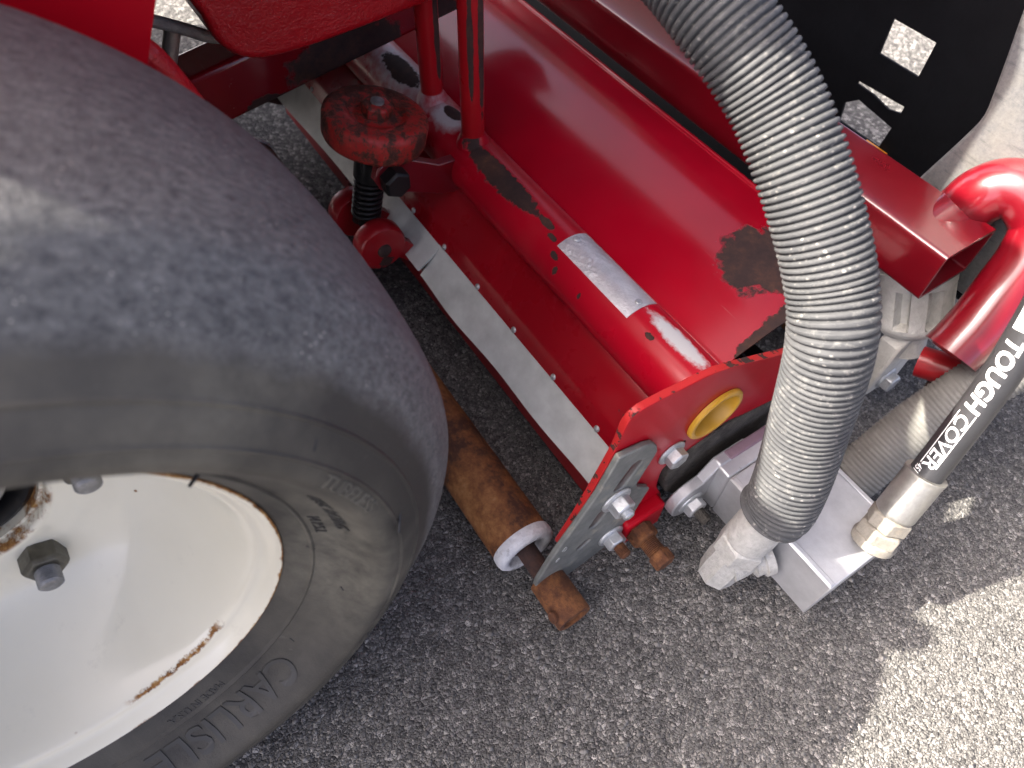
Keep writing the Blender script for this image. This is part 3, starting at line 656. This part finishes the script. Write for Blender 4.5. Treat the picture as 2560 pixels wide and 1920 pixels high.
# bolts on the bracket and plate
def nut(name, pos, r, h, mat, flange, st=None, st_mat=None, ph=.2, sr=.006, **k):
    o = hexnut(name, pos, AX, r, h, mat, unit, flange, ph, .0032)
    if st: stud('stud', Vector(pos) + Vector((h*.6, 0, 0)), AX, sr, st - h*.6, st_mat or mat, o)
    return o
def bxyz(y, z, x): # same place seen along the bolt axis
    return (x, y*XB/-.171, .72 - (.72 - z)*XB/-.171)
nut('flange_nut', (XB, .2385, .1455), .0112, .0150, M['zinc'], .0158, .0205, M['zinc'], .35, .0062)
nut('flange_nut', (XB, .2475, .0545), .0110, .0135, M['zinc'], .0150, .0265, M['rust'], .1, .0062)
nut('flange_bolt', (XO, .3050, .1560), .0108, .0130, M['zinc'], .0150, None, None, .5)
box('plate_lug', (XO - .004, .262, .022), (-.166, .312, .066), M['plate'], unit, .004, 3)
o = nut('lock_nut', (-.166, .2790, .0440), .0150, .0150, M['rust'], 0, None, None, .2)
stud('adjuster_thread', (-.155, .2790, .0440), AX, .0098, .022, M['rust'], o, .0017, 24, .0005)
hexnut('adjuster_head', (-.1350, .2790, .0440), AX, .0118, .0135, M['rust'], o, 0, .5)
# upright rods welded to the tube
for x, y, zt, r in ((-.5844, .3465, .60, .0128), (-.6765, .3470, .56, .0128)):
    rd = lathe('upright_rod', [(0, r), (zt - TZ - .02, r)], (x, y, TZ + .02), (0, .004, 1), M['rod'], unit, 32, 50)
    lathe('weld_collar', [(0, r + .0065), (.006, r + .005), (.012, r + .0015), (.015, r)], (x, y, TZ + TR - .0065), (0, 0, 1), M['tube'], rd, 32, 70, closed=False)
# reel height adjuster
K = Vector((-.619, .252, .2685)); B = Vector((-.624, .2205, .135)); ax = (K - B).normalized()
adj = thing('height_adjuster', tuple(B), 'worn red hand knob on a black screw with a coil spring', 'adjuster knob')
kp = [(-.0330, .008), (-.0330, .0500), (-.0312, .0535), (-.027, .0553), (-.0085, .0556), (-.0045, .0545), (-.0015, .0510), (-.0002, .0460), (-.0004, .0350), (-.0012, .0312), (-.0040, .0290), (-.0052, .0270), (-.0052, .0215), (-.0040, .0200)]
knob = lathe('knob', kp, K, ax, M['knob'], adj, 96, 40)
hexnut('knob_nut', K - ax*.0060, ax, .0170, .0145, M['knob'], knob, 0, .3)
lathe('screw_tip', [(.006, .0072), (.0112, .0070), (.0120, .0055)], K, ax, M['lug_stud'], knob, 24, 40)
lathe('screw', [(0, .0085), (.115, .0085)], B - ax*.01, ax, M['black_steel'], adj, 24)
lathe('trunnion', [(.052, .012), (.056, .0185), (.088, .0190), (.094, .0150), (.108, .0135)], B, ax, M['black_steel'], adj, 32, 40)
tr_ = B + ax*.080
hexnut('trunnion_bolt', tr_ + Vector((.017, 0, 0)) - Vector((.006, 0, 0)), (-1, 0, 0), .0150, .046, M['black_steel'], adj, .0185, .2)
pts = [B + ax*(.002 + .050*t/140) + (frame_of(ax)[1]*math.cos(t*2*math.pi*7/140) + frame_of(ax)[2]*math.sin(t*2*math.pi*7/140))*.0150 for t in range(141)]
sweep('spring', pts, .0026, M['black_steel'], adj, 10, 60)
# arm carrying the trunnion
arm = [(.330,.158),(.330,.204),(.300,.206),(.262,.2290),(.250,.2345),(.238,.2355),(.227,.2290),(.222,.2160),(.227,.2030),(.238,.1935),(.262,.1840),(.300,.1650)]
for xa, nm in ((-.579, 1), (-.664, 0)):
    a_ = plate('adjuster_arm', arm, [], xa, xa - .012, M['beam'], unit, bev=.0015)
hexnut('arm_bolt', (-.579, .2415, .2140), AX, .0162, .0175, M['black_steel'], adj, 0, .55, .002, .16)
for xa, s in ((-.580, -1), (-.646, -1)):
    bs_ = lathe('lower_boss', [(0, .0105), (-.0008, .013), (-.0004, .018), (-.0016, .0275), (-.005, .0300), (-.020, .0305), (-.025, .028)], (xa, .2195, .1170), AX, M['boss'], adj, 48, 40)
    lathe('boss_pin', [(-.002, .0088), (.0020, .0085), (.0036, .0068), (.0042, .001)], (xa, .2195, .1170), AX, M['rust_dark'], bs_, 32, 40)
    plate('boss_link', [(.205,.094),(.235,.094),(.300,.028),(.300,.055),(.242,.120),(.205,.125)], [], xa - .006, xa - .020, M['boss'], adj, bev=.001)
# bearing housing below the lift beam
hp = Vector((-.2065, .664, .1760)); ha = Vector((.42, 0, -.907)).normalized()
bmh = bmesh.new()
def flute(t, R0, depth, n=8, seg=96):
    a, u, w = frame_of(ha); ring = []
    for k in range(seg):
        th = 2*math.pi*k/seg; c = math.cos(n*th); g = max(0.0, min(1.0, (c + .45)*4)); r = R0 - depth*(1 - g) if depth else R0
        ring.append(bmh.verts.new(hp + a*t + (u*math.cos(th) + w*math.sin(th))*r))
    return ring
rings = [flute(-.004, .030, 0), flute(0, .0385, 0), flute(.009, .0405, 0), flute(.014, .0405, 0), flute(.0165, .0400, .0125), flute(.058, .0400, .0125), flute(.061, .0405, 0), flute(.066, .0400, 0), flute(.076, .0325, 0), flute(.0795, .026, 0), flute(.080, .02, 0), flute(.11, .018, 0)]
for A, B_ in zip(rings, rings[1:]):
    for k in range(96): bmh.faces.new((A[k], A[(k+1) % 96], B_[(k+1) % 96], B_[k]))
bmh.faces.new(rings[0]); bmh.faces.new(rings[-1])
from_bm('fluted_cap', bmh, M['cast_alu'], unit, 35, label='chalky white fluted alloy cap under the square beam')
plate('cap_arm', [(.63,.012),(.69,.012),(.69,.105),(.65,.12),(.63,.10)], [], -.158, -.183, M['cast_alu'], unit, bev=.003)
o = hexnut('cap_arm_nut', (-.158, .652, .034), AX, .0130, .013, M['zinc'], unit, .0155, .2)
lathe('front_roller', [(-.93, .030), (-.24, .030)], (0, .66, .015), AX, M['roller'], unit, 48, 40)

# ================================================================== HYDRAULIC MOTOR
motor = thing('hydraulic_motor', (-.09, .407, gz(.407)), 'bare aluminium block motor bolted to the red end plate', 'hydraulic motor')
def arcpts(c, r, a0, a1, n): return [(c[0] + r*math.cos(math.radians(a0 + (a1-a0)*k/n)), c[1] + r*math.sin(math.radians(a0 + (a1-a0)*k/n))) for k in range(n+1)]
plate('mount_plate', [(.312,.118),(.312,.095),(.322,.060),(.345,.030),(.50,.030),(.50,.105),(.45,.125),(.40,.138),(.36,.142),(.33,.134)], [], -.1775, -.1995, M['grime'], motor, bev=.002)
plate('mount_flange', arcpts((.338, .062), .0265, 100, 280, 14) + [(.40, .036), (.40, .112), (.36, .112), (.345, .0895)], [circ((.335, .060), .0075, 16)], -.1560, -.1680, M['alu'], motor, bev=.0015)
o = hexnut('mount_nut', (-.156, .3355, .0600), AX, .0118, .0125, M['zinc'], motor, .0150, .3); stud('stud', (-.147, .3355, .0600), AX, .0062, .017, M['grime'], o)
box('end_cover', (-.1650, .358, .042), (-.1424, .456, .1105), M['alu'], motor, .0025, 3)
blk = box('block', (-.1420, .358, .042), (-.0140, .456, .1105), M['alu'], motor, .0014, 2)
for y0, y1 in ((.3588, .3640), (.4505, .4552)): box('edge_ridge', (-.1400, y0, .1100), (-.0155, y1, .1122), M['alu'], blk, .0009, 2)
box('painted_lip', (-.1668, .372, .108), (-.1560, .452, .1128), plain('mauve_overspray', (0.23, 0.15, 0.19), 0.6), motor, .002, 2)

# ================================================================== HOSES
def ribbed(path, R0, amp, pitch, step=None, power=1.0, end_round=True):
    P, s = resample(path, step or pitch/8); r = []
    for q in s:
        c = 0.5 + 0.5*math.cos(2*math.pi*q/pitch); r.append(R0 - amp*(1 - c)**power)
    return P, r
big = [(-.0890,.3440,.150),(-.0885,.3480,.165),(-.0960,.3535,.200),(-.1090,.3600,.244),(-.1310,.3650,.325),(-.1590,.3740,.363),(-.2050,.3770,.409),(-.2520,.3760,.447),(-.3020,.3630,.482),(-.3610,.3540,.506),(-.4450,.3370,.523),(-.56,.30,.53),(-.68,.24,.53)]
gh = thing('guarded_hose', (-.09, .33, .06), 'thick grey ribbed hose guard arching over the red shroud', 'hose')
P, r = ribbed(spline(big, 14), .0305, .0027, .0051, .0051/10, 2.6)
sweep('hose_guard', P, r, M['guard'], gh, 48, 75)
E0 = Vector((-.0900, .3220, .0560)); E1 = Vector((-.0885, .3470, .1640)); ed = (E1 - E0).normalized()
lathe('inner_hose', [(.085, .0150), (.16, .0150)], E0, ed, M['hose'], gh, 24)
fer = lathe('crimp_ferrule', [(.048, .0185), (.049, .0208), (.058, .0215), (.098, .0210), (.104, .0205)], E0, ed, M['fit'], gh, 40, 45)
hexnut('swivel_nut', E0 + ed*.026, ed, .0238, .024, M['fit'], gh, 0, .1, .003, .15)
lathe('elbow_body', [(-.022, .0130), (-.020, .0185), (.004, .0200), (.022, .0190), (.028, .0175)], E0, ed, M['fit'], gh, 8, 30, .2)
lathe('elbow_port', [(0, .0175), (.012, .0165), (.0200, .0150), (.0210, .0205), (.0290, .0205), (.0300, .0235), (.0380, .0235)], (-.0860, .3195, .0660), (.28, 1, .22), M['fit'], gh, 40, 40)

h2 = thing('guarded_hose', (-.088, .52, gz(.52)), 'pale dusty ribbed hose guard low behind the aluminium block', 'hose')
p2 = [(-.0885,.5160,.037),(-.0880,.5200,.041),(-.0860,.5740,.091),(-.0760,.6250,.143),(-.0650,.6610,.181),(-.0450,.6910,.218),(.0,.72,.26),(.08,.73,.30)]
P, r = ribbed(spline(p2, 14), .0272, .0011, .0046, .0046/8, 1.3)
sweep('hose_guard', P, r, M['guard2'], h2, 44, 75)

hy = thing('hydraulic_hose', (-.024, .423, .111), 'thin black hydraulic hose with white lettering screwed into the aluminium block', 'hose')
HR = .0138
hp_ = [(-.024,.423,.112),(-.030,.438,.143),(-.036,.456,.177),(-0.0430,0.4755,0.2140),(-0.0532,0.4992,0.2645),(-0.0644,0.5169,0.3059),(-0.0749,0.5280,0.3406),(-0.0914,0.5449,0.3810),(-0.1109,0.5751,0.4163),(-.13,.66,.44),(-.18,.75,.46)]
S_ = spline(hp_, 16); P, s = resample(S_, .002)
def seg_pts(a, b): return [p for p, q in zip(P, s) if a <= q <= b]
a0 = P[0]; ad = (P[16] - P[0]).normalized()
lathe('port_adapter', [(-.002, .0195), (.004, .0200), (.006, .0192), (.007, .0178)], a0, ad, M['fit_tan'], hy, 40, 40)
hexnut('adapter_hex', a0 + ad*.006, ad, .0205, .0140, M['fit_tan'], hy, 0, .3, .003, .1)
hexnut('swivel_nut', a0 + ad*.0205, ad, .0190, .0145, M['fit_tan'], hy, 0, .62, .003, .1)
fp = seg_pts(.034, .083)
fr_ = [.0150, .0172] + [.0176]*(len(fp)-4) + [.0181, .0181]
sweep('crimp_ferrule', fp, fr_, M['ferrule'], hy, 24, 40)
hose = sweep('hose_body', seg_pts(.076, 9), HR, M['hose'], hy, 32, 60)
# printing on the hose: u runs down the hose, v round it
FR = frames(P); Pn = np.array([tuple(q) for q in P]); Un = np.array([tuple(q[1]) for q in FR]); Wn = np.array([tuple(q[2]) for q in FR])
def on_hose(q, ang, h):
    i = np.interp(q, s, np.arange(len(s))); k = int(min(max(i, 0), len(s)-2)); t = i - k
    p = Pn[k]*(1-t) + Pn[k+1]*t; u = Un[k]*(1-t) + Un[k+1]*t; w = Wn[k]*(1-t) + Wn[k+1]*t
    d = u*math.cos(ang) + w*math.sin(ang); d /= np.linalg.norm(d); return tuple(p + d*(HR + h))
def facing(q, off=0.0):
    k = int(np.interp(q, s, np.arange(len(s)))); v = Vector(CAM) - P[k]; return math.atan2(v.dot(FR[k][2]), v.dot(FR[k][1])) + off
def hose_text(name, body, size, q0, ang, mat, sx=1.0, bold=0.0, shear=0.0, h=.0003):
    v, f, be = text_data(body, size, .0016, bold, shear)
    sg = 1.0
    return mesh(name, [on_hose(q0 - a*sx, ang + sg*b/HR, h) for a, b, _ in v], f, mat, hose, None)
ANG = facing(.16)
A_ = ANG - 0.52
def hose_band(name, q0, q1, a0_, a1_, mat, h=.00025, n=40, m=10):
    v = []; f = []
    for i in range(n+1):
        for j in range(m+1): v.append(on_hose(q0 + (q1-q0)*i/n, a0_ + (a1_-a0_)*j/m, h))
    for i in range(n):
        for j in range(m): k = i*(m+1) + j; f.append((k, k+1, k+m+2, k+m+1))
    return mesh(name, v, f, mat, hose, None)
hose_text('printed_lettering', 'COVER', .0145, .1470, A_ - .05, M['print'], 1.18, .0002, .2)
hose_band('printed_line', .1470, .0920, A_ - .15, A_ - .21, M['print'])
hose_band('printed_line', .1490, .0940, A_ + .72, A_ + .79, M['print'])
hose_text('printed_lettering', 'TOUGH', .0180, .2180, A_ - .12, M['print'], 1.02, .0006, .2)
hose_text('printed_lettering', '451', .0090, .0905, A_ - .30, M['print'], 0.60, .0001, .2)
hose_band('printed_label', .3000, .2235, A_ - .25, A_ + .85, M['print'])
hose_text('printed_lettering', 'Parker', .0150, .2930, A_ + .02, M['print_dark'], 1.2, .0002, .2, .0005)

# ================================================================== LIFT FRAME
lift = thing('lift_frame', (-.164, .629, gz(.63)), 'square red steel beam with a bent red tube welded to its end', 'lift frame')
y0, y1, z0, z1, th = .591, .667, .2025, .260, .0042
def rr(y0, y1, z0, z1, r, n=4):
    o = []
    for cy, cz, a in ((y1-r, z1-r, 0), (y0+r, z1-r, 90), (y0+r, z0+r, 180), (y1-r, z0+r, 270)): o += arcpts((cy, cz), r, a, a+90, n)
    return o
plate('square_beam', rr(y0, y1, z0, z1, .006), [rr(y0+th, y1-th, z0+th, z1-th, .003)], -1.15, -.164, M['beam'], lift, bev=.0004)
ap = [(-.242,.795,.165),(-.233,.801,.186),(-.219,.806,.205),(-.195,.809,.211),(-.162,.8,.2),(-.146,.774,.181),(-.137,.742,.151),(-.129,.708,.121),(-.127,.685,.092)]
dn = [.83,.81,.79,.775,.765,.765,.775,.785,.80]; dw = [.695,.685,.672,.662,.66,.668,.683,.695,.705]
ap = [Vector(CAM) + (Vector(p) - Vector(CAM))*(b/a) for p, a, b in zip(ap, dn, dw)]
bent = sweep('bent_tube', resample(spline([Vector((-.205, .622, .2305)), Vector((-.2035, .645, .236))] + [ap[0] + Vector((0, .012, -.008))] + ap[1:], 12),   .004)[0], .0278, M['beam'], lift, 40, 60)
lathe('pivot_boss', [(-.02, .017), (.02, .017), (.021, .015)], (-.118, .64, .110), (.9, .3, .25), M['boss'], lift, 32, 40)
lathe('pivot_pin', [(.0, .011), (.032, .011), (.034, .008)], (-.118, .64, .086), (.9, .3, .1), M['rust_dark'], lift, 24, 40)

# ================================================================== GRASS CATCHER
gc = thing('grass_catcher', (-.45, .80, gz(.8)), 'black plastic grass catcher with square openings and a sun-bleached rim', 'grass catcher')
hole1 = [(-.4195,.262),(-.364,.262),(-.364,.3025),(-.4215,.3025)]
hole2 = [(-.434,.190),(-.431,.166),(-.367,.166),(-.364,.196),(-.418,.203)]
hole3 = [(-.429,.2185),(-.404,.2175),(-.378,.2125),(-.362,.2165),(-.362,.2255),(-.404,.2235),(-.429,.2225)]
plate('back_panel', [(-1.35,.06),(-.18,.06),(-.18,.48),(-1.35,.48)], [hole1, hole2, hole3], .800, .803, M['black_plastic'], gc, axis='y')
box('amber_marker', (-.385, .795, .158), (-.352, .7995, .167), M['amber'], gc, .001)
rimo = [(-.285,.15),(-.265,.236),(-.2555,.27),(-.247,.303),(-.2445,.320),(-.248,.340),(-.256,.375),(-.268,.425),(-.275,.47),(.03,.47),(.05,.15)]
rp = plate('catcher_rim', sm(rimo[1:9], 2)[:-1] + rimo[9:] + rimo[:1], [], .700, .716, M['bleached'], gc, axis='y', bev=.004)
plate('side_wall', [(.705,.15),(.80,.10),(.80,.47),(.705,.47)], [], -.178, -.183, M['black_plastic'], gc)
plate('floor_panel', [(-1.35,.705),(-.185,.705),(-.185,.799),(-1.35,.799)], [], .060, .066, M['black_plastic'], gc, axis='z')

# ================================================================== MACHINE FRAME AND UNSEEN LIGHT BLOCKERS
bx = [(-.75, .04, .206), (-.75, .56, .283)]
v = []
for (x, y, z) in bx:
    for dx, dz in ((0, 0), (0, .064), (-.052, .066), (-.052, 0)): v.append((x + dx, y, z + dz))
cb = mesh('cross_beam', v, [(0,1,5,4),(1,2,6,5),(2,3,7,6),(3,0,4,7),(3,2,1,0),(4,5,6,7)], M['frame_red'], fr, 40); bevel(cb, .006, 3)
# heavy casting with rounded corners
co = [(.118,.392),(.1235,.368),(.138,.350),(.160,.341),(.200,.339),(.260,.3415),(.340,.347),(.52,.358),(.52,.62),(.085,.62),(.100,.44)]
cs = plate('frame_casting', sm(co[:8], 4)[:-3] + co[8:], [], -.64, -.78, M['cast_red'], fr, bev=.022)
cs.modifiers[0].segments = 6
mesh('fender_panel', [(-.46,-.25,.44),(-.46,-.25,.75),(-.46,.085,.75),(-.46,.063,.502),(-.46,.036,.452),(-.46,-.02,.44),(-.464,-.25,.44),(-.464,-.25,.75),(-.464,.085,.75),(-.464,.063,.502),(-.464,.036,.452),(-.464,-.02,.44)],
     [(0,1,2,3,4,5),(11,10,9,8,7,6)] + [(i, (i+5) % 6, (i+5) % 6 + 6, i + 6) for i in range(6)], M['fender'], fr)
sweep('curved_rail', resample(spline([(-.5,.030,.475),(-.5,.047,.455),(-.5,.054,.441),(-.5,.061,.420),(-.5,.068,.392),(-.5,.070,.36),(-.5,.068,.30)], 8), .004)[0], .0105, M['cast_red'], fr, 20, 60)
sweep('control_cable', resample(spline([(-.70,.060,.385),(-.70,.084,.372),(-.70,.109,.357),(-.70,.131,.343),(-.70,.150,.34),(-.72,.18,.35)], 8), .004)[0], .0058, M['hub'], fr, 14, 60)
sweep('steering_rod', [Vector((-.72,.103,.350)), Vector((-.72,.087,.318)), Vector((-.72,.066,.255)), Vector((-.72,.05,.2))], .0075, M['tan_rod'], fr, 16, 60)
body = [(-1.7,-1.5),(-.455,-1.5),(-.455,-.254),(-.372,-.250),(-.372,-.220),(-.455,-.228),(-.452,-.115),(-.474,-.063),(-.486,.011),(-.50,.050),(-.440,.062),(-.440,.165),(-.575,.175),(-.585,.235),(-.50,.285),(-.50,.64),(-.86,.64),(-.86,.28),(-1.7,.28)]  # made-up outline, its tabs and notches set by the wanted shadows and reflections
box('unseen_chassis', (-1.6, -1.3, .14), (-.56, -.06, .615), M['black_steel'], fr, .02, 3)  # unseen block, added so the skirt paint reflects something dark
box('unseen_engine_case', (-1.6, .02, .40), (-.86, .48, .615), M['black_steel'], fr, .03, 3)  # unseen dark block, added along with the one above
plate('light_blocker', body, [], .62, .90, M['fender'], fr, axis='z', bev=.012)  # unseen slab, added to block sun and sky from out of frame
